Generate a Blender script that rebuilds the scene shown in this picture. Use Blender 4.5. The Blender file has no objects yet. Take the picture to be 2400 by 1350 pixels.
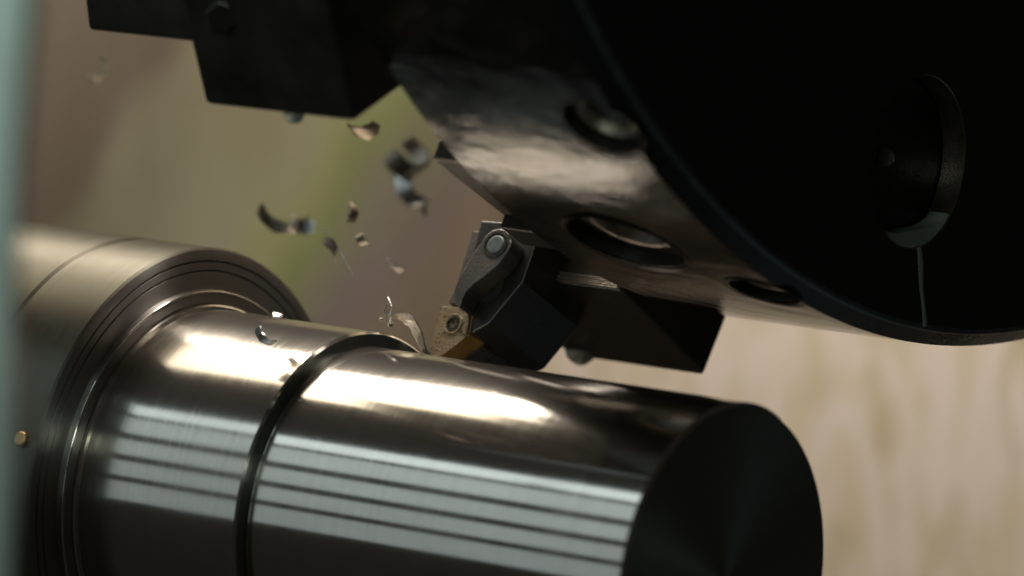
import bpy, bmesh, math, random
from mathutils import Vector, Matrix

# ------------------------------------------------------------------ units: all lengths below are in bar radii, S metres each
S = 0.04
R_ = math.radians
sc = bpy.context.scene
C = sc.collection

# ------------------------------------------------------------------ camera
CAM = Vector((16.884, -24.614, 7.297))
PITCH, YAW = 0.1871, -0.6406
FPX = 13038.0
FW = Vector((math.sin(YAW) * math.cos(PITCH), math.cos(YAW) * math.cos(PITCH), -math.sin(PITCH)))
RT = Vector((math.cos(YAW), -math.sin(YAW), 0))
UP = RT.cross(FW)
cd = bpy.data.cameras.new('camera')
cam = bpy.data.objects.new('camera', cd)
C.objects.link(cam)
m = Matrix((RT, UP, -FW)).transposed().to_4x4()
m.translation = CAM * S
cam.matrix_world = m
cd.sensor_width = 36
cd.lens = 36 * FPX / 2400
cd.clip_start = 0.01
cd.clip_end = 50
cd.dof.use_dof = True
cd.dof.focus_distance = 32.2 * S
cd.dof.aperture_fstop = 8.0
cd.dof.aperture_blades = 0
sc.camera = cam

# ------------------------------------------------------------------ world, exposure
w = bpy.data.worlds.new('World')
sc.world = w
w.use_nodes = True
w.node_tree.nodes['Background'].inputs[0].default_value = (1.0, 0.93, 0.80, 1)
w.node_tree.nodes['Background'].inputs[1].default_value = 0.014
vs = sc.view_settings
vs.view_transform = 'Standard'
vs.look = 'None'
vs.exposure = 0
vs.gamma = 1
vs.use_curve_mapping = False
sc.cycles.use_denoising = True
sc.cycles.max_bounces = 8
sc.cycles.glossy_bounces = 6
sc.cycles.sample_clamp_indirect = 6
sc.cycles.caustics_reflective = True
sc.cycles.blur_glossy = 0.4


# ------------------------------------------------------------------ lamps
def area(name, loc, target, sx, sy, radiance, col, xdir=Vector((1, 0, 0))):
    l = bpy.data.lights.new(name, 'AREA')
    l.shape = 'RECTANGLE'
    l.size, l.size_y = sx * S, sy * S
    l.energy = radiance * math.pi * sx * sy * S * S
    l.color = col
    o = bpy.data.objects.new(name, l)
    C.objects.link(o)
    z = (Vector(loc) - Vector(target)).normalized()
    x = (xdir - z * xdir.dot(z)).normalized()
    y = z.cross(x)
    mm = Matrix((x, y, z)).transposed().to_4x4()
    mm.translation = Vector(loc) * S
    o.matrix_world = mm
    return o


def ang_pos(x, deg, d):
    a = R_(deg)
    return Vector((x, math.sin(a) * d, math.cos(a) * d))


# overhead warm work lamp above the headstock
area('ceiling_work_lamp', ang_pos(-8.6, 15.5, 9.0), (-8.6, 0, 0), 9.0, 4.7, 2.9, (1.0, 0.89, 0.70))
# louvred cool window/lamp bank along the operator side: five long strips
for a0, a1, rad in ((-29, -35.0, 1.2), (-37.2, -46.8, .62), (-50.6, -59.6, .50), (-63.2, -72.0, .42), (-75.2, -86, .36)):
    am = (a0 + a1) / 2
    L = 9.5
    area('strip_lamp', ang_pos(-8.5, am, L), (-8.5, 0, 0), 13.0, 2 * L * math.tan(R_(abs(a1 - a0) / 2)), rad, (0.77, 0.94, 1.0))
# added, unseen fill light washing the rear wall of the work area
area('wall_fill', (-5.0, 3.0, 6.8), (-5.0, 9, -1.8), 5.6, 2.0, 28, (1.0, 0.91, 0.82))
# added fill light close to the door post, brightening its near side
area('post_fill', (2.6, -10.6, 6.8), (1.7, -7.6, 3.4), 3.0, 2.0, 8.0, (0.84, 1.0, 0.93))

# dim bluish fill added from below for undersides and edges of the turret
area('underside_fill', (3.2, 5.2, -6.0), (0, 2, 1.5), 6.0, 4.0, .10, (0.66, 0.90, 1.0))


# ------------------------------------------------------------------ helpers
def at(px, py, y):
    """world point (bar radii) on plane Y = y seen at photo pixel px, py"""
    d = FW * FPX + RT * (px - 1200) - UP * (py - 675)
    return CAM + d * ((y - CAM.y) / d.y)


def obj(name, bm, mat, parent=None, smooth=None, bevel=0, seg=2, worn=None):
    me = bpy.data.meshes.new(name)
    bmesh.ops.recalc_face_normals(bm, faces=bm.faces)
    for v in bm.verts:
        v.co *= S
    bm.to_mesh(me)
    bm.free()
    me.materials.append(mat)
    o = bpy.data.objects.new(name, me)
    C.objects.link(o)
    if parent:
        o.parent = parent
    if smooth is not None:
        for pl in me.polygons:
            pl.use_smooth = True
        me.set_sharp_from_angle(angle=R_(smooth))
    if bevel:
        b = o.modifiers.new('bevel', 'BEVEL')
        b.width = bevel * S
        b.segments = seg
        b.limit_method = 'ANGLE'
        b.angle_limit = R_(30)
        b.harden_normals = False
        if worn:
            me.materials.append(worn)
            b.material = len(me.materials) - 1
    return o


def thing(name, label, cat, group=None):
    o = bpy.data.objects.new(name, None)
    C.objects.link(o)
    o.empty_display_size = 0.01
    return tag(o, label, cat, group)


def tag(o, label, cat, group=None):
    o['label'] = label
    o['category'] = cat
    if group:
        o['group'] = group
    return o


def lathe(profile, y=0, z=0, seg=256, closed=False):
    """revolve (x, r) profile about the line parallel to X through y, z"""
    bm = bmesh.new()
    rings = []
    for (x, r) in profile:
        if r < 1e-6:
            rings.append([bm.verts.new((x, y, z))])
        else:
            rings.append([bm.verts.new((x, y + r * math.sin(2 * math.pi * k / seg), z + r * math.cos(2 * math.pi * k / seg))) for k in range(seg)])
    n = len(rings)
    for i in range(n if closed else n - 1):
        a, b = rings[i], rings[(i + 1) % n]
        for k in range(seg):
            k2 = (k + 1) % seg
            if len(a) == 1 and len(b) == 1:
                continue
            if len(a) == 1:
                bm.faces.new((a[0], b[k], b[k2]))
            elif len(b) == 1:
                bm.faces.new((a[k], b[0], a[k2]))
            else:
                bm.faces.new((a[k], b[k], b[k2], a[k2]))
    return bm


def prism(bm, pts0, pts1):
    a = [bm.verts.new(p) for p in pts0]
    b = [bm.verts.new(p) for p in pts1]
    bm.faces.new(a)
    bm.faces.new(b[::-1])
    n = len(a)
    for i in range(n):
        bm.faces.new((a[i], b[i], b[(i + 1) % n], a[(i + 1) % n]))
    return bm


def obox(bm, corner, u, v, w_):
    corner, u, v, w_ = map(Vector, (corner, u, v, w_))
    return prism(bm, [corner, corner + u, corner + u + v, corner + v],
                 [corner + w_, corner + u + w_, corner + u + v + w_, corner + v + w_])


def cyl_between(bm, p0, p1, r0, r1=None, seg=32, cap=True):
    r1 = r0 if r1 is None else r1
    p0, p1 = Vector(p0), Vector(p1)
    ax = (p1 - p0).normalized()
    t = ax.orthogonal().normalized()
    b_ = ax.cross(t)
    A, B = [], []
    for k in range(seg):
        c, s = math.cos(2 * math.pi * k / seg), math.sin(2 * math.pi * k / seg)
        A.append(bm.verts.new(p0 + (t * c + b_ * s) * r0))
        B.append(bm.verts.new(p1 + (t * c + b_ * s) * r1))
    for k in range(seg):
        bm.faces.new((A[k], A[(k + 1) % seg], B[(k + 1) % seg], B[k]))
    if cap:
        bm.faces.new(A[::-1])
        bm.faces.new(B)
    return bm


# ------------------------------------------------------------------ materials
def mat(name):
    m_ = bpy.data.materials.new(name)
    m_.use_nodes = True
    nt = m_.node_tree
    return m_, nt, nt.nodes['Principled BSDF']


def N(nt, t, **kw):
    n = nt.nodes.new(t)
    for k, v in kw.items():
        setattr(n, k, v)
    return n


def coords(nt, scale=(1, 1, 1), loc=(0, 0, 0), rot=(0, 0, 0)):
    """object coordinates in bar radii"""
    tc = N(nt, 'ShaderNodeTexCoord')
    mp = N(nt, 'ShaderNodeMapping')
    mp.inputs['Scale'].default_value = tuple(s / S for s in scale)
    mp.inputs['Location'].default_value = loc
    mp.inputs['Rotation'].default_value = rot
    nt.links.new(tc.outputs['Object'], mp.inputs['Vector'])
    return mp.outputs['Vector']


def noise(nt, vec, scale, detail=4, rough=.55, dist=0):
    n = N(nt, 'ShaderNodeTexNoise')
    n.inputs['Scale'].default_value = scale
    n.inputs['Detail'].default_value = detail
    n.inputs['Roughness'].default_value = rough
    n.inputs['Distortion'].default_value = dist
    nt.links.new(vec, n.inputs['Vector'])
    return n.outputs['Fac']


def ramp(nt, fac, stops, interp='LINEAR'):
    r = N(nt, 'ShaderNodeValToRGB')
    r.color_ramp.interpolation = interp
    el = r.color_ramp.elements
    while len(el) < len(stops):
        el.new(0.5)
    for e, (p, c) in zip(el, stops):
        e.position = p
        e.color = (*c, 1) if len(c) == 3 else c
    nt.links.new(fac, r.inputs['Fac'])
    return r.outputs['Color']


def maprange(nt, fac, a, b, c, d):
    n = N(nt, 'ShaderNodeMapRange')
    for i, v in enumerate((a, b, c, d)):
        n.inputs[i + 1].default_value = v
    nt.links.new(fac, n.inputs[0])
    return n.outputs[0]


def math_(nt, op, a, b):
    n = N(nt, 'ShaderNodeMath', operation=op)
    for i, v in enumerate((a, b)):
        if isinstance(v, (int, float)):
            n.inputs[i].default_value = v
        else:
            nt.links.new(v, n.inputs[i])
    return n.outputs[0]


def bump(nt, bs, h, strength, dist):
    b = N(nt, 'ShaderNodeBump')
    b.inputs['Strength'].default_value = strength
    b.inputs['Distance'].default_value = dist * S
    nt.links.new(h, b.inputs['Height'])
    nt.links.new(b.outputs['Normal'], bs.inputs['Normal'])


def turned_steel(name, col, rough, ring=1.0, aniso=.5, haze_=0):
    """freshly turned steel: fine feed rings round the axis, faint smears"""
    m_, nt, bs = mat(name)
    bs.inputs['Metallic'].default_value = 1
    bs.inputs['Anisotropic'].default_value = aniso
    bs.inputs['Anisotropic Rotation'].default_value = .25
    tg = N(nt, 'ShaderNodeTangent', direction_type='RADIAL', axis='X')
    nt.links.new(tg.outputs[0], bs.inputs['Tangent'])
    v1 = coords(nt, (1, .02, .02))
    n1 = noise(nt, v1, 42, 3, .6)
    n2 = noise(nt, coords(nt, (1, .6, .6)), 1.6, 4, .6)
    n3 = noise(nt, coords(nt, (.35, 2.2, 2.2)), 5, 5, .65)
    r = math_(nt, 'ADD', maprange(nt, n1, .3, .7, rough * .9, rough * 1.12), maprange(nt, n2, .35, .7, -.015, .04))
    nt.links.new(r, bs.inputs['Roughness'])
    mix = N(nt, 'ShaderNodeMix', data_type='RGBA', blend_type='MULTIPLY')
    mix.inputs[0].default_value = 1
    nt.links.new(ramp(nt, n1, [(.25, tuple(c * .88 for c in col)), (.75, col)]), mix.inputs[6])
    nt.links.new(ramp(nt, n3, [(.3, (.93, .92, .90)), (.65, (1, 1, 1))]), mix.inputs[7])
    nt.links.new(mix.outputs[2], bs.inputs['Base Color'])
    bump(nt, bs, n1, .05 * ring, .02)
    if haze_:
        gl = N(nt, 'ShaderNodeBsdfAnisotropic')
        gl.inputs['Roughness'].default_value = .42
        nt.links.new(mix.outputs[2], gl.inputs['Color'])
        ms = N(nt, 'ShaderNodeMixShader')
        ms.inputs[0].default_value = haze_
        nt.links.new(bs.outputs[0], ms.inputs[1])
        nt.links.new(gl.outputs[0], ms.inputs[2])
        nt.links.new(ms.outputs[0], nt.nodes['Material Output'].inputs['Surface'])
    return m_


def black_steel(name, col=(.022, .022, .021), rough=.32, wet=0.0, spec=.5, metal=.0, grain=1.0, coat=0.0):
    """black-oxide steel with worn speckle, optional wavy wet film"""
    m_, nt, bs = mat(name)
    bs.inputs['Metallic'].default_value = metal
    bs.inputs['Specular IOR Level'].default_value = spec
    n1 = noise(nt, coords(nt), 3.5, 6, .65)
    n2 = noise(nt, coords(nt), 60, 3, .6)
    nt.links.new(ramp(nt, n1, [(.3, tuple(c * .65 for c in col)), (.7, tuple(c * 1.45 for c in col))]), bs.inputs['Base Color'])
    nt.links.new(math_(nt, 'ADD', maprange(nt, n1, .3, .7, rough * .8, rough * 1.25), maprange(nt, n2, .3, .7, -.04, .04)), bs.inputs['Roughness'])
    bs.inputs['Coat Weight'].default_value = coat
    bs.inputs['Coat Roughness'].default_value = .06
    if wet:
        n4 = noise(nt, coords(nt, (1, 1, 1.6)), 2.4, 3, .5, .6)
        h = math_(nt, 'ADD', math_(nt, 'MULTIPLY', n4, wet), math_(nt, 'MULTIPLY', n2, .03 * grain))
        bump(nt, bs, h, .6, .08)
    else:
        bump(nt, bs, n2, .12 * grain, .02)
    return m_


M = {}
M['steel_fin'] = turned_steel('turned_steel_finished', (.74, .69, .62), .115, .3, .82, haze_=.055)
M['steel_rough'] = turned_steel('turned_steel_first_pass', (.70, .65, .58), .13, .4, .82, haze_=.08)
M['steel_flange'] = turned_steel('turned_steel_flange', (.40, .38, .35), .42, .2, .95)
M['steel_chuck'] = turned_steel('ground_steel_chuck', (.18, .168, .132), .50, .25, .8)
M['face_dark'] = turned_steel('dark_turned_face', (.27, .30, .28), .42, .6, .8)  # shaft steel darkened: dark reflections on axial faces put into the colour
M['black'] = black_steel('black_oxide_steel', (.024, .021, .017), .34, spec=.3)
M['holder'] = black_steel('black_oxide_holder', (.020, .0192, .0175), .36, grain=1.5, spec=.4)
M['clamp'] = black_steel('grey_clamp_steel', (.075, .068, .058), .42, metal=.35, grain=1.6)
M['turret'] = black_steel('wet_black_turret', (.010, .010, .009), .06, wet=.26, spec=.42)
M['turret_face'] = black_steel('black_turret_face', (.010, .0125, .011), .3, wet=.2, spec=.35)
M['bore'] = black_steel('worn_bore_steel', (.30, .25, .19), .30, metal=.9)
M['bolt'] = black_steel('bolt_steel', (.22, .23, .24), .25, metal=.9)
M['front_edge'] = black_steel('turret_edge_highlight', (.11, .13, .135), .35, metal=.6, wet=.2)
M['socket'] = black_steel('dark_socket_steel', (.05, .045, .04), .22, metal=.7)
M['edge_dark'] = black_steel('dull_rubbed_edge', (.06, .056, .05), .4, metal=.5, grain=3)
M['edge_dim'] = black_steel('rubbed_edge', (.20, .195, .185), .38, metal=.8, grain=3)
M['edge'] = black_steel('worn_and_lit_edge', (.42, .37, .30), .34, metal=.9, grain=3)


def simple(name, col, rough, metal=0, n_scale=8, var=.25, bmp=.05, spec=.5):
    m_, nt, bs = mat(name)
    bs.inputs['Metallic'].default_value = metal
    bs.inputs['Roughness'].default_value = rough
    bs.inputs['Specular IOR Level'].default_value = spec
    n1 = noise(nt, coords(nt), n_scale, 5, .6)
    nt.links.new(ramp(nt, n1, [(.3, tuple(c * (1 - var) for c in col)), (.7, tuple(min(1, c * (1 + var)) for c in col))]), bs.inputs['Base Color'])
    bump(nt, bs, n1, bmp, .03)
    return m_


M['pin'] = simple('ground_pin_steel', (.15, .17, .175), .45, .5, 30)
M['chip'] = simple('steel_chip', (.95, .89, .77), .32, 1, 20, .3, .3)
M['chip_dark'] = simple('dark_steel_chip', (.50, .42, .33), .36, 1, 20, .35, .3)
M['brass'] = simple('brass', (.72, .45, .20), .35, .9)
M['frame'] = simple('mint_painted_frame', (.50, .59, .54), .45, 0, 3, .06)
M['mark_shade'] = simple('black_mark_and_shade', (.02, .02, .02), .6)

m_, nt, bs = mat('gold_coated_insert')
n1 = noise(nt, coords(nt), 48, 5, .7)
n2 = noise(nt, coords(nt), 9, 4, .6)
mx = N(nt, 'ShaderNodeMix', data_type='RGBA')
nt.links.new(ramp(nt, n1, [(.55, (0, 0, 0)), (.60, (1, 1, 1))]), mx.inputs[0])
nt.links.new(ramp(nt, n2, [(.35, (.17, .115, .05)), (.65, (.21, .17, .11))]), mx.inputs[6])
mx.inputs[7].default_value = (.03, .025, .02, 1)
nt.links.new(mx.outputs[2], bs.inputs['Base Color'])
bs.inputs['Metallic'].default_value = .55
bs.inputs['Roughness'].default_value = .42
bump(nt, bs, n1, .4, .03)
M['insert'] = m_
M['insert_side'] = simple('gold_insert_flank', (.34, .19, .05), .38, .6, 14, .3)
M['shim'] = simple('dark_carbide_shim', (.06, .05, .04), .5, .3, 14, .3)

m_, nt, bs = mat('milky_coolant')
bs.inputs['Base Color'].default_value = (.50, .57, .52, 1)
bs.inputs['Roughness'].default_value = .12
bs.inputs['Transmission Weight'].default_value = .45
bs.inputs['IOR'].default_value = 1.34
M['coolant'] = m_

# rear wall: beige enamel with dried coolant runs
m_, nt, bs = mat('beige_enamel_with_coolant_runs')
v = coords(nt, (1, 1, .38))
nA = noise(nt, v, 1.35, 3, .5, 1.6)
nB = noise(nt, coords(nt, (1, 1, .25), (3, 0, 5)), 2.6, 3, .5, 1.5)
nC = noise(nt, coords(nt, (1, 1, .6)), .75, 2, .5, .6)
mx = N(nt, 'ShaderNodeMix', data_type='RGBA', blend_type='MULTIPLY')
mx.inputs[0].default_value = 1
nt.links.new(ramp(nt, nA, [(.32, (.58, .495, .345)), (.44, (.64, .56, .44)), (.52, (.70, .615, .53)), (.7, (.67, .59, .50))]), mx.inputs[6])
nt.links.new(ramp(nt, nB, [(.36, (.80, .78, .66)), (.48, (1, 1, 1))]), mx.inputs[7])
mx2 = N(nt, 'ShaderNodeMix', data_type='RGBA', blend_type='MULTIPLY')
mx2.inputs[0].default_value = 1
nt.links.new(mx.outputs[2], mx2.inputs[6])
nt.links.new(ramp(nt, nC, [(.38, (.84, .80, .70)), (.5, (1, 1, 1))]), mx2.inputs[7])
nt.links.new(mx2.outputs[2], bs.inputs['Base Color'])
bs.inputs['Roughness'].default_value = .45
bump(nt, bs, nA, .15, .05)
M['wall'] = m_

# headstock wall: olive-beige enamel with green and mauve diagonal bands
m_, nt, bs = mat('banded_headstock_enamel')
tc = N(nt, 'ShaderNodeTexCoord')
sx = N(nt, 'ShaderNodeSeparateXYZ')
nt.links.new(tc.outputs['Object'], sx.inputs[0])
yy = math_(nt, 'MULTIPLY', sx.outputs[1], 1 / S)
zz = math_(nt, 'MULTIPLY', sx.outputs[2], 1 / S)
# distance across the diagonal colour bands (direction along y:z = 1.46:1)
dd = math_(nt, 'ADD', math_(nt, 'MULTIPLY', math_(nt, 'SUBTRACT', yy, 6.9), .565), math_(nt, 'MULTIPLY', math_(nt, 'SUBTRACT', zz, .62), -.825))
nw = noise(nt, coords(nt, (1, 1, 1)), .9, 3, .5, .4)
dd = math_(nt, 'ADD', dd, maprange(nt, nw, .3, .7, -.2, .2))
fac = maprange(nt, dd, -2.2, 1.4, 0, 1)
base = ramp(nt, fac, [(.04, (.105, .085, .065)), (.12, (.17, .158, .108)), (.3, (.215, .208, .135)), (.45, (.25, .245, .16)), (.56, (.245, .265, .125)), (.65, (.18, .215, .085)), (.76, (.18, .17, .13)), (.86, (.178, .145, .14)), (1, (.20, .16, .12))])  # dark brown end: shadow near the door post put into the colour
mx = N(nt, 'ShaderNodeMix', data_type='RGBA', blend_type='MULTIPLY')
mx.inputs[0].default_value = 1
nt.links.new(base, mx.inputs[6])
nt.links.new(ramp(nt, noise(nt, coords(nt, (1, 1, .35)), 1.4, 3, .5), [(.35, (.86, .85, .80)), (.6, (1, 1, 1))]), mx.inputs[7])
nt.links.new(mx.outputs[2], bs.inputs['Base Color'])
bs.inputs['Roughness'].default_value = .5
M['headwall'] = m_

# ------------------------------------------------------------------ setting
bm = bmesh.new()
obox(bm, (-8.05, 9.0, -9), (6.6, 0, 0), (0, .15, 0), (0, 0, 18))
o = obj('rear_wall', bm, M['wall'])
o['kind'] = 'structure'
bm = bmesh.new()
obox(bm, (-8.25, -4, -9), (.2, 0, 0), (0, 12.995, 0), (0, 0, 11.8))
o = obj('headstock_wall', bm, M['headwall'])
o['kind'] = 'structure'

# ------------------------------------------------------------------ door frame in the foreground
fr = thing('door_frame', 'blurred mint green painted door post along the left edge', 'door frame')
Fd = [(1.64, -7.50, 4.9), (1.66, -7.50, 4.188), (1.66, -7.59, 3.668), (1.715, -7.72, 2.975), (1.83, -7.90, 1.848), (1.86, -8.0, 1.2)]
bm = bmesh.new()
prev = None
loop = []
for (x, y, z) in Fd:
    p = Vector((x, y, z)) - RT * .022
    q = [p, p - RT * .06 + Vector((0, 0, 0)) + FW * -.05, p - RT * .9 - FW * .05, p - RT * .9 + FW * .5, p + FW * .5]
    vv = [bm.verts.new(k) for k in q]
    if prev:
        for i in range(5):
            bm.faces.new((prev[i], prev[(i + 1) % 5], vv[(i + 1) % 5], vv[i]))
    else:
        bm.faces.new(vv)
    prev = vv
bm.faces.new(prev[::-1])
obj('post', bm, M['frame'], fr, smooth=40)

# ------------------------------------------------------------------ chuck
ch = thing('chuck', 'grey ground steel chuck body behind the grooved flange', 'chuck')
obj('chuck_body', lathe([(-8.0, 0), (-8.0, 1.44), (-4.415, 1.44), (-4.40, 1.425), (-4.40, 0)]), M['steel_chuck'], ch, smooth=30)
obj('chuck_nose', lathe([(-4.40, 0.5), (-4.40, 1.424), (-4.34, 1.424), (-4.34, 0.5)]), M['steel_chuck'], ch, smooth=30)
bm = bmesh.new()
P = Vector((-3.955, -1.342, .522))
nrm = Vector((0, -.932, .363))
cyl_between(bm, P - nrm * .03, P + nrm * .035, .05, .045)

# ------------------------------------------------------------------ workpiece
wp = thing('workpiece', 'shiny turned steel shaft with a step and grooved flange', 'shaft')
R1 = 1.085
obj('finished_section', lathe([(-2.66, 0), (-2.66, .985), (-2.60, .985), (-2.592, 1.0), (-2.58, 1.0), (-.02, 1.0), (0.0, .98)]), M['steel_fin'], wp, smooth=25)
pr = [(0.0, .98), (0, 0)]
obj('end_face', lathe(pr), M['face_dark'], wp, smooth=25)
obj('first_pass_section', lathe([(-3.81, 1.02), (-3.81, R1), (-3.77, R1), (-2.622, R1), (-2.607, R1 - .012)]), M['steel_rough'], wp, smooth=25)
obj('shoulder_edge', lathe([(-2.598, .994), (-2.594, 1.001), (-2.588, 1.0025), (-2.580, 1.0005)]), M['steel_fin'], wp, smooth=60)
obj('shoulder', lathe([(-2.607, R1 - .012), (-2.605, R1 - .016), (-2.605, .97)]), M['face_dark'], wp, smooth=25)
fl = obj('flange', lathe([(-4.34, .9), (-4.34, 1.425), (-4.325, 1.44), (-3.862, 1.44), (-3.848, 1.429)]), M['steel_chuck'], wp, smooth=25)
pr = [(-3.848, 1.429), (-3.846, 1.424)]
for r in (1.362, 1.305):
    pr += [(-3.846, r + .006), (-3.866, r + .002), (-3.866, r - .002), (-3.846, r - .006)]
pr += [(-3.846, 1.194), (-3.803, 1.190), (-3.80, 1.186), (-3.80, 1.125), (-3.806, 1.12), (-3.806, 1.0)]
obj('flange_face', lathe(pr), M['steel_flange'], fl, smooth=25)
obj('flange_lip', lathe([(-3.81, 1.110), (-3.790, 1.108), (-3.783, 1.100), (-3.783, 1.08)]), M['steel_rough'], fl, smooth=30)
obj('lip_edge', lathe([(-3.806, 1.1915), (-3.800, 1.189), (-3.7965, 1.183), (-3.798, 1.178)]), M['steel_rough'], fl, smooth=60)
obj('brass_plug', bm, M['brass'], fl, smooth=40, bevel=.012)

# ------------------------------------------------------------------ turret
TY, TZ, TR = 3.511, 7.023, 6.19
X0, X1 = -1.537, .012
tu = thing('turret', 'large round black tool turret wet with coolant above the shaft', 'turret')


def tpos(x, deg, r):
    a = R_(deg)
    return Vector((x, TY - math.sin(a) * r, TZ - math.cos(a) * r))


def boolean(o, cutters):
    for c in cutters:
        md = o.modifiers.new('cut', 'BOOLEAN')
        md.operation = 'DIFFERENCE'
        md.solver = 'EXACT'
        md.object = c
    dg = bpy.context.evaluated_depsgraph_get()
    me = bpy.data.meshes.new_from_object(o.evaluated_get(dg))
    o.modifiers.clear()
    old = o.data
    o.data = me
    me.name = old.name
    for c in cutters:
        bpy.data.objects.remove(c)
    for pl in me.polygons:
        pl.use_smooth = True
    me.set_sharp_from_angle(angle=R_(25))


bmx = lathe([(X0, 3.0), (X0, TR - .035), (X0 + .035, TR), (X1 - .10, TR), (X1, TR - .09), (X1, 3.0)], TY, TZ, 512, closed=True)
body = obj('turret_disc', bmx, M['turret'], tu, smooth=25)
body.data.materials.append(M['turret_face'])
for pl in body.data.polygons:
    if pl.normal.x > .3:
        pl.material_index = 1
obj('front_edge', lathe([(X1 - .016, TR - .074), (X1 + .001, TR - .086), (X1 + .004, TR - .094), (X1 + .002, TR - .112)], TY, TZ, 512), M['front_edge'], tu, smooth=60)  # lighter metal ring paints the bluish highlight along the face edge
HOLES = [(-.86, 31.8, .35, .34), (-.27, 26.4, .21, .28), (-.25, 44.6, .23, .28)]
cut = []
for (x, a, r, dep) in HOLES:
    bm = bmesh.new()
    cyl_between(bm, tpos(x, a, TR + .3), tpos(x, a, TR - dep), r, seg=64)
    cut.append(obj('cutter', bm, M['bore']))
bm = bmesh.new()
BC = Vector((X1, 1.905, 2.095))
cyl_between(bm, BC + Vector((.3, 0, 0)), BC - Vector((.16, 0, 0)), .50, seg=96)
cut.append(obj('cutter', bm, M['bore']))
boolean(body, cut)
for pl in body.data.polygons:
    pl.material_index = 1 if pl.normal.x > .3 else 0
for i, (x, a, r, dep) in enumerate(HOLES):
    # liner ring of the counterbore and the socket screw at its bottom
    bm = bmesh.new()
    ax = tpos(0, a, 1) - tpos(0, a, 0)
    seg = 48
    t = Vector((1, 0, 0))
    b_ = ax.cross(t)
    rings = []
    def ring(rr, dd_):
        return [bm.verts.new(tpos(x, a, TR - dd_) + (t * math.cos(2 * math.pi * k / seg) + b_ * math.sin(2 * math.pi * k / seg)) * rr) for k in range(seg)]

    def skin(rs):
        for p_, q_ in zip(rs, rs[1:]):
            for k in range(seg):
                bm.faces.new((p_[k], p_[(k + 1) % seg], q_[(k + 1) % seg], q_[k]))

    skin([ring(r + .03, -.003), ring(r - .004, .02), ring(r - .006, .26 * r), ring(r * .68, .27 * r)])
    hl = obj('screw_hole', bm, M['black'], tu, smooth=40)
    bm = bmesh.new()
    skin([ring(r * .70, .262 * r), ring(r * .66, .27 * r), ring(r * .64, .29 * r), ring(r * .63, .68 * r)])
    obj('inner_bore', bm, M['edge'], hl, smooth=50)  # bright metal paints the lit crescent on the bore wall
    bm = bmesh.new()
    cyl_between(bm, tpos(x, a, TR - dep + .005), tpos(x, a, TR - .55 * r), r * .60, seg=40)
    cyl_between(bm, tpos(x, a, TR - .549 * r), tpos(x, a, TR - .545 * r), r * .26, seg=6)
    obj('screw_head', bm, M['bolt'], hl, smooth=30, bevel=.015)
# face bore: worn liner, pale bead standing in for a bluish highlight
bm = lathe([(X1 + .001, .503), (X1 - .004, .497), (X1 - .15, .495)], BC.y, BC.z, 96)
br = obj('face_bore', bm, M['bore'], tu, smooth=30)
bm = bmesh.new()
bmesh.ops.create_uvsphere(bm, u_segments=24, v_segments=16, radius=.055, matrix=Matrix.Translation(BC + Vector((-.15, -.12, .03))))
obj('bore_highlight_bead', bm, M['coolant'], br, smooth=60)

# ------------------------------------------------------------------ tool blocks round the turret
def tb(name, corner, u, v, w_, label, material='black', bevel=.035, worn=None):
    t_ = thing(name, label, 'tool block', 'tool blocks on the turret')
    bm_ = bmesh.new()
    obox(bm_, corner, u, v, w_)
    obj('block_body', bm_, M[material], t_, bevel=bevel, seg=3, worn=worn)
    return t_


uA = Vector((0, .80, -.60))
wA = Vector((0, .60, .80))
cA = Vector((-1.70, 2.24, .583))
tA = tb('tool_block', cA, (-1.0, 0, 0), -uA * 1.085, wA * 1.1, 'black square tool block below the turret rim right of the cutting tool', bevel=.025, worn=M['edge_dark'])
bm = bmesh.new()
pA = cA - uA * 1.085
for k in range(5):
    o_ = wA * (.012 + k * .012) - uA * (.004 + .002 * (k % 2)) + uA * .004
    obox(bm, pA + o_ + Vector((-.02 - .01 * (k % 3), 0, 0)), (-.48 + .05 * (k % 2), 0, 0), -uA * .008, wA * .007)
obj('worn_edge', bm, M['edge'], tA)

uB = Vector((0, -.318, .948))
wB = Vector((0, .948, .318))
cB = Vector((-1.70, -1.122, 2.543))
tB = tb('tool_block', cB, (-1.06, 0, 0), uB * 1.6, wB * 1.3, 'blurred black tool block hanging at upper left of the turret')
bm = bmesh.new()
pB = Vector((-3.9, -1.3, 2.93))
tB2 = tb('tool_block', (-3.72, -1.0, 2.865), (1.25, 0, 0), (0, -.12, .8), (0, .9, .1), 'small dark block at the top edge of the picture, near the left', bevel=.03)
bm = bmesh.new()
q = at(530, 22, -1.18)
cyl_between(bm, q, q + Vector((.1, -.16, -.02)), .12, .10, 6)
obj('bolt_head', bm, M['socket'], tB2, bevel=.015)

uC = Vector((0, .85, -.53))
wC = Vector((0, .53, .85))
cC = Vector((-1.9, -.169, 2.199))
tC = tb('tool_block', cC, (.34, 0, 0), uC * .80, wC * .125, 'thin dark plate peeking out behind the turret rim above the tool', 'clamp', .012, M['edge'])
bm = bmesh.new()
cC2 = cC + uC * .66 - wC * .03
obox(bm, cC2 + Vector((.1, 0, 0)), (.25, 0, 0), uC * .25, -wC * .09)
obj('plate_lug', bm, M['black'], tC, bevel=.01)

# ------------------------------------------------------------------ turning tool
e_ = Vector((0, .545, .839))
n_ = Vector((0, -.839, .545))
T0 = Vector((-2.6, .68, .733))


def tp(x, e, n):
    return T0 + Vector((x, 0, 0)) + e_ * e + n_ * n


def tprism(bm, poly, n0, n1, sh=(0, 0)):
    return prism(bm, [tp(x, e, n1) for x, e in poly], [tp(x + sh[0], e + sh[1], n0) for x, e in poly])


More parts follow.
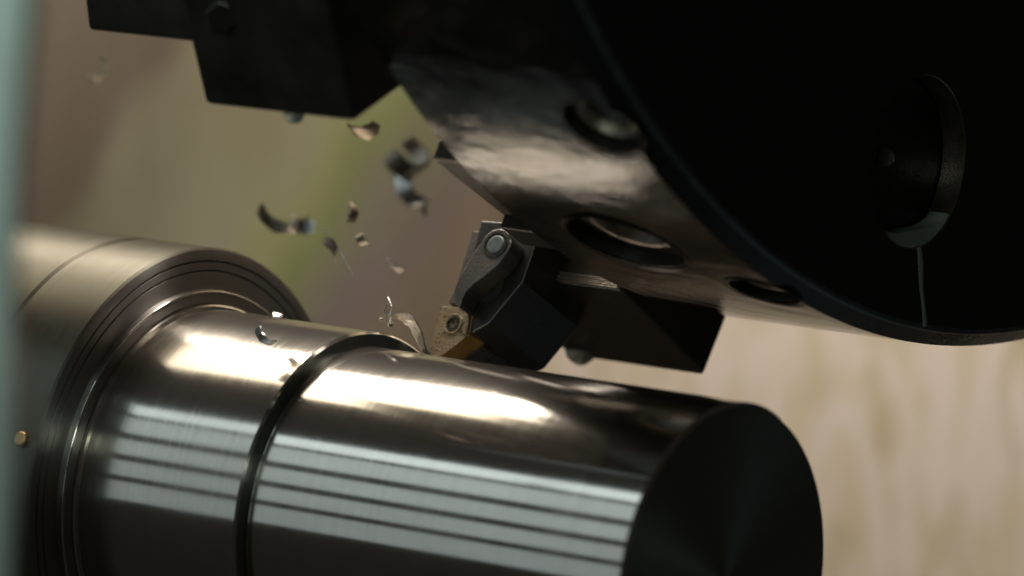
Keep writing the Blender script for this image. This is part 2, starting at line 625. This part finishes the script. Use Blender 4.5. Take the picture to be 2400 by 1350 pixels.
tl = thing('turning_tool', 'black turning tool with clamped gold insert cutting the shaft', 'cutting tool')
bm = bmesh.new()
tprism(bm, [(.30, 1.30), (.285, 1.02), (.217, 1.014), (-.005, 1.003), (.012, .80), (.025, .465), (.185, .412), (.191, .289), (.305, .375), (.439, .659), (.425, 1.30)], -.66, 0)
shank = obj('shank', bm, M['holder'], tl, bevel=.006, worn=M['edge_dim'])
bm = bmesh.new()
tprism(bm, [(-.081, .952), (.01, .958), (.03, .481), (-.067, .481), (-.056, .565)], -.45, -.05)
obj('side_rib', bm, M['clamp'], tl, bevel=.006)
bm = bmesh.new()
tprism(bm, [(-.06, .455), (.02, .46), (.186, .405), (.203, .285), (.07, .12), (.012, .02), (-.02, .10)], -.66, -.29, (.02, .06))
obj('holder_nose', bm, M['holder'], tl, bevel=.006)
bm = bmesh.new()
tprism(bm, [(-.06, .44), (.06, .452), (.182, .405), (.205, .28), (.075, .13), (.006, .01), (-.018, .10)], -.285, -.15)
obj('shim', bm, M['shim'], tl, bevel=.004)
IN = [(-.069, .422), (-.058, .436), (.074, .443), (.183, .405), (.21, .281), (.065, .125), (.012, .006), (0, 0), (-.008, .012), (-.028, .16)]
bm = bmesh.new()
tprism(bm, IN, -.145, .012, (.008, .012))
ins = obj('insert', bm, M['insert'], tl, bevel=.005)
ins.data.materials.append(M['insert_side'])
for pl in ins.data.polygons:
    if abs(pl.normal.dot(n_)) < .6:
        pl.material_index = 1
# raised chip-breaker land along the right flank
bm = bmesh.new()
tprism(bm, [(.135, .40), (.172, .395), (.20, .285), (.165, .275)], .010, .026)
obj('chip_breaker', bm, M['insert'], ins, bevel=.006)
# insert screw: ring + socket
bm = bmesh.new()
sc0 = (.070, .335)
seg = 40
rings = []
for (rr, nn) in ((.066, .0135), (.060, .020), (.047, .018), (.044, -.035), (.001, -.04)):
    rings.append([bm.verts.new(tp(sc0[0] + rr * math.cos(2 * math.pi * k / seg), sc0[1] + rr * math.sin(2 * math.pi * k / seg), nn)) for k in range(seg)])
for i in range(4):
    for k in range(seg):
        bm.faces.new((rings[i][k], rings[i][(k + 1) % seg], rings[i + 1][(k + 1) % seg], rings[i + 1][k]))
scw = obj('insert_screw', bm, M['insert'], ins, smooth=30)
bm = bmesh.new()
rings = []
for nn, f in ((.022, 1.0), (.024, .72), (-.03, .62), (-.031, .02)):
    ring = []
    for k in range(36):
        a = 2 * math.pi * k / 36
        rr = .044 * (f + (0 if f > .9 or f < .1 else .12 * math.cos(6 * a)))
        ring.append(bm.verts.new(tp(sc0[0] + rr * math.cos(a), sc0[1] + rr * math.sin(a), nn)))
    rings.append(ring)
for i in range(3):
    for k in range(36):
        bm.faces.new((rings[i][k], rings[i][(k + 1) % 36], rings[i + 1][(k + 1) % 36], rings[i + 1][k]))
obj('screw_socket', bm, M['socket'], scw, smooth=30)

# clamp arm: rounded top round the pin, waisted finger down to the insert
pc = (.277, .807)
arm = []
for k in range(25):
    a = R_(178 - k * (178 + 32) / 24)
    arm.append((pc[0] + .106 * math.cos(a), pc[1] + .106 * math.sin(a)))
arm += [(x + .119, e - .055) for x, e in [(.225, .745), (.16, .668), (.105, .610), (.082, .578), (.066, .540), (.060, .495), (.066, .462), (.058, .447), (.03, .462), (-.002, .50), (-.018, .54), (-.02, .594), (.0, .70), (.03, .82)]]
bm = bmesh.new()
tprism(bm, arm, .004, .155)
ca = obj('clamp_arm', bm, M['clamp'], tl, bevel=.010, seg=2, worn=M['edge_dim'])
bm = bmesh.new()
tprism(bm, [(pc[0] + .062 * math.cos(R_(k * 7.5)), pc[1] + .062 * math.sin(R_(k * 7.5))) for k in range(48)], .10, .164)
pin = obj('clamp_pin', bm, M['pin'], ca, bevel=.014, seg=3)
bm = bmesh.new()
ring0 = []
for rr, nn in ((.081, .1565), (.079, .160), (.069, .160), (.066, .150)):
    ring0.append([bm.verts.new(tp(pc[0] + rr * math.cos(2 * math.pi * k / 48), pc[1] + rr * math.sin(2 * math.pi * k / 48), nn)) for k in range(48)])
for i in range(3):
    for k in range(48):
        bm.faces.new((ring0[i][k], ring0[i][(k + 1) % 48], ring0[i + 1][(k + 1) % 48], ring0[i + 1][k]))
obj('pin_collar', bm, M['black'], ca, smooth=40)
bm = bmesh.new()
tprism(bm, [(pc[0] + .072 + .012 * math.cos(R_(k * 30)), pc[1] + .066 + .012 * math.sin(R_(k * 30))) for k in range(12)], .15, .157)
obj('index_mark', bm, M['mark_shade'], ca)
# flat black disc painting the shade of the recess under the clamp
bm = bmesh.new()
tprism(bm, [(.22 + .10 * math.cos(R_(k * 15)), .60 + .10 * math.sin(R_(k * 15))) for k in range(24)], .001, .006)
obj('pocket_shade', bm, M['mark_shade'], tl)
bm = bmesh.new()
tprism(bm, [(.205 + .011 * math.cos(R_(k * 30)), .315 + .011 * math.sin(R_(k * 30))) for k in range(12)], .0005, .004)
obj('centre_mark', bm, M['mark_shade'], tl)
# engraved arc on the flank
bm = bmesh.new()

# ------------------------------------------------------------------ chips
rnd = random.Random(7)


def ribbon(path, width_dir, w0, th, mt, name, label, parent=None):
    """a curled strip of metal: path points, width direction per strip, real thickness"""
    bm_ = bmesh.new()
    n = len(path)
    rows = []
    for i, p in enumerate(path):
        t = (path[min(i + 1, n - 1)] - path[max(i - 1, 0)]).normalized()
        wd = width_dir(i / (n - 1))
        wd = (wd - t * wd.dot(t)).normalized()
        nn = t.cross(wd)
        k = w0 * (.55 + .45 * math.sin(math.pi * min(1, .15 + .8 * i / (n - 1)))) * (1 + .10 * math.sin(i * .9))
        row = []
        for s, h in ((-1, -1), (1, -1), (1, 1), (-1, 1)):
            row.append(bm_.verts.new(p + wd * (k * s) + nn * (th * h)))
        rows.append(row)
    for a, b in zip(rows, rows[1:]):
        for q in range(4):
            bm_.faces.new((a[q], a[(q + 1) % 4], b[(q + 1) % 4], b[q]))
    bm_.faces.new(rows[0])
    bm_.faces.new(rows[-1][::-1])
    o_ = obj(name, bm_, mt, parent, smooth=45)
    return tag(o_, label, 'metal chip', 'steel chips flying off the cut')


def curl(px, py, y, r, sweep, w0, mt, label, a0=None, tilt=None, pitch=.3, spin=None):
    y -= 1.6 if y > -.3 else 0
    c = at(px, py, y)
    r, w0 = r * 1.35, w0 * 1.4
    axv = Vector((rnd.uniform(-1, 1), rnd.uniform(-1, 1), rnd.uniform(-1, 1))).normalized() if tilt is None else Vector(tilt).normalized()
    t = axv.orthogonal().normalized()
    b_ = axv.cross(t)
    a0 = rnd.uniform(0, 6.28) if a0 is None else a0
    pts = []
    nseg = 22
    for i in range(nseg + 1):
        f = i / nseg
        a = a0 + sweep * (f - .5)
        rr = r * (1 - .25 * f)
        pts.append((t * math.cos(a) + b_ * math.sin(a)) * rr + axv * (pitch * r * (f - .5)))
    mid = sum(pts, Vector()) / len(pts)
    pts = [c + p - mid for p in pts]
    return ribbon(pts, lambda f: axv, w0, .006, mt, 'metal_chip', label)


curl(235, 165, -2.2, .06, 2.6, .045, M['chip_dark'], 'dull grey chip alone near the mint post, upper left', tilt=(.5, -.6, .3))
curl(855, 305, -.6, .075, 2.0, .06, M['chip_dark'], 'brown folded chip just under the upper left tool block', tilt=(.3, -.8, .5))
curl(963, 378, .2, .10, 4.2, .045, M['chip_dark'], 'large dark curled chip left of the thin plate', tilt=(.8, .2, .7))
curl(962, 448, .2, .09, 3.0, .035, M['chip'], 'bright curled chip directly below the large dark curl', tilt=(.9, .1, .35), a0=2.6)
curl(985, 478, .3, .05, 2.4, .03, M['chip_dark'], 'small dark chip touching the bright curl from below', tilt=(.2, -.4, .9))
curl(665, 520, .2, .12, 2.4, .05, M['chip_dark'], 'dark curled chip beside a bright flake, left of centre', tilt=(.7, -.5, .5))
curl(708, 528, .1, .07, 1.8, .035, M['chip'], 'bright flake at the right end of the dark curl', tilt=(.5, -.4, -.75), a0=1.0)
curl(825, 497, .8, .06, 1.6, .045, M['chip_dark'], 'short dark chip in front of the green wall band', tilt=(.3, -.9, .3))
curl(778, 582, .8, .06, 2.0, .04, M['chip_dark'], 'dark chip at the lower end of a thin bright sliver', tilt=(.5, -.5, .6))
curl(850, 565, .9, .07, 1.2, .018, M['chip_dark'], 'narrow dark sliver right of the long bright sliver', tilt=(.7, .6, .2))
curl(925, 625, .9, .05, 1.8, .03, M['chip_dark'], 'faint small chip floating above the curl at the cut', tilt=(.2, -.8, .5))
ribbon([at(755 + 75 * f, 535 + 115 * f - 10 * math.sin(3.1 * f), .6) for f in [i / 8 for i in range(9)]], lambda f: Vector((.5, -.6, .4)), .007, .003, M['chip'], 'metal_chip', 'long thin bright sliver slanting down towards the cut')
curl(650, 738, -.35, .06, 1.6, .02, M['chip'], 'small pale chip standing in front of the flange and shaft', tilt=(.9, .3, -.2), a0=.4)
curl(622, 792, -.55, .06, 2.2, .022, M['chip'], 'small bent chip over the bright band of the shaft', tilt=(.8, -.2, .5))
# curl leaving the cut
pth = [(1003, 833), (990, 815), (982, 790), (972, 765), (957, 748), (938, 740), (922, 742), (910, 752), (903, 756), (905, 742), (912, 722), (914, 700)]
fine = []
for i in range(len(pth) - 1):
    for k in range(4):
        f = k / 4
        fine.append((pth[i][0] * (1 - f) + pth[i + 1][0] * f, pth[i][1] * (1 - f) + pth[i + 1][1] * f))
fine.append(pth[-1])
sm = []
for i in range(len(fine)):
    a = fine[max(0, i - 2):i + 3]
    sm.append((sum(q[0] for q in a) / len(a), sum(q[1] for q in a) / len(a)))
pts = [at(x, y, .62 - .25 * i / len(sm)) for i, (x, y) in enumerate(sm)]
ribbon(pts, lambda f: Vector((.75, -.5, .15 + .5 * math.sin(5 * f))), .055, .004, M['chip'], 'metal_chip', 'shiny curled chip peeling off at the insert tip')

# ------------------------------------------------------------------ coolant


def drop(name, prof, base, axis, label, squash=1.0):
    bm_ = bmesh.new()
    axis = Vector(axis).normalized()
    t = axis.orthogonal().normalized()
    b_ = axis.cross(t)
    rings = []
    for (h, r) in prof:
        rings.append([bm_.verts.new(Vector(base) + axis * h + (t * math.cos(2 * math.pi * k / 20) + b_ * math.sin(2 * math.pi * k / 20) * squash) * r) for k in range(20)])
    for a, b in zip(rings, rings[1:]):
        for k in range(20):
            bm_.faces.new((a[k], a[(k + 1) % 20], b[(k + 1) % 20], b[k]))
    bm_.faces.new(rings[0])
    bm_.faces.new(rings[-1][::-1])
    return tag(obj(name, bm_, M['coolant'], smooth=80), label, 'coolant')


drop('coolant_drop', [(.06, .10), (.02, .095), (-.005, .08), (-.025, .058), (-.038, .038), (-.047, .018), (-.049, .004)], at(1362, 838, 2.2), (0, 0, 1), 'coolant drop hanging from the underside of the right tool block')
drop('coolant_drop', [(.03, .06), (0, .052), (-.015, .04), (-.026, .025), (-.03, .004)], at(690, 278, -1.10), (0, 0, 1), 'small dark coolant drop under the upper left tool block')
# pooled coolant along the bottom of the face bore and the run below it
bm = bmesh.new()
rows = []
for i in range(17):
    f = i / 16
    a = R_(-48 + 92 * f)
    th = .012 + .085 * math.sin(math.pi * f) ** 1.4
    row = []
    for (rr, xx) in ((.494, -.005), (.494, -.14), (.494 - th, -.13), (.494 - th, -.02)):
        row.append(bm.verts.new(BC + Vector((xx, rr * math.sin(a), -rr * math.cos(a)))))
    rows.append(row)
for a, b in zip(rows, rows[1:]):
    for q in range(4):
        bm.faces.new((a[q], a[(q + 1) % 4], b[(q + 1) % 4], b[q]))
bm.faces.new(rows[0])
bm.faces.new(rows[-1][::-1])
tag(obj('coolant_pool', bm, M['coolant'], smooth=60), 'milky coolant pooled in the bottom of the round bore on the turret face', 'coolant')
bm = bmesh.new()
rows = []
for i in range(13):
    f = i / 12
    c = Vector((X1 + .002, 1.917 + .07 * f + .006 * math.sin(9 * f), 1.60 - .475 * f))
    wd = .022 + .006 * math.sin(7 * f)
    rows.append([bm.verts.new(c + Vector((0, -wd, 0))), bm.verts.new(c + Vector((.010, -wd * .5, 0))), bm.verts.new(c + Vector((.010, wd * .5, 0))), bm.verts.new(c + Vector((0, wd, 0)))])
for a, b in zip(rows, rows[1:]):
    for q in range(3):
        bm.faces.new((a[q], a[q + 1], b[q + 1], b[q]))
tag(obj('coolant_run', bm, M['coolant'], smooth=60), 'thin coolant trickle running down the black turret face below the bore', 'coolant')
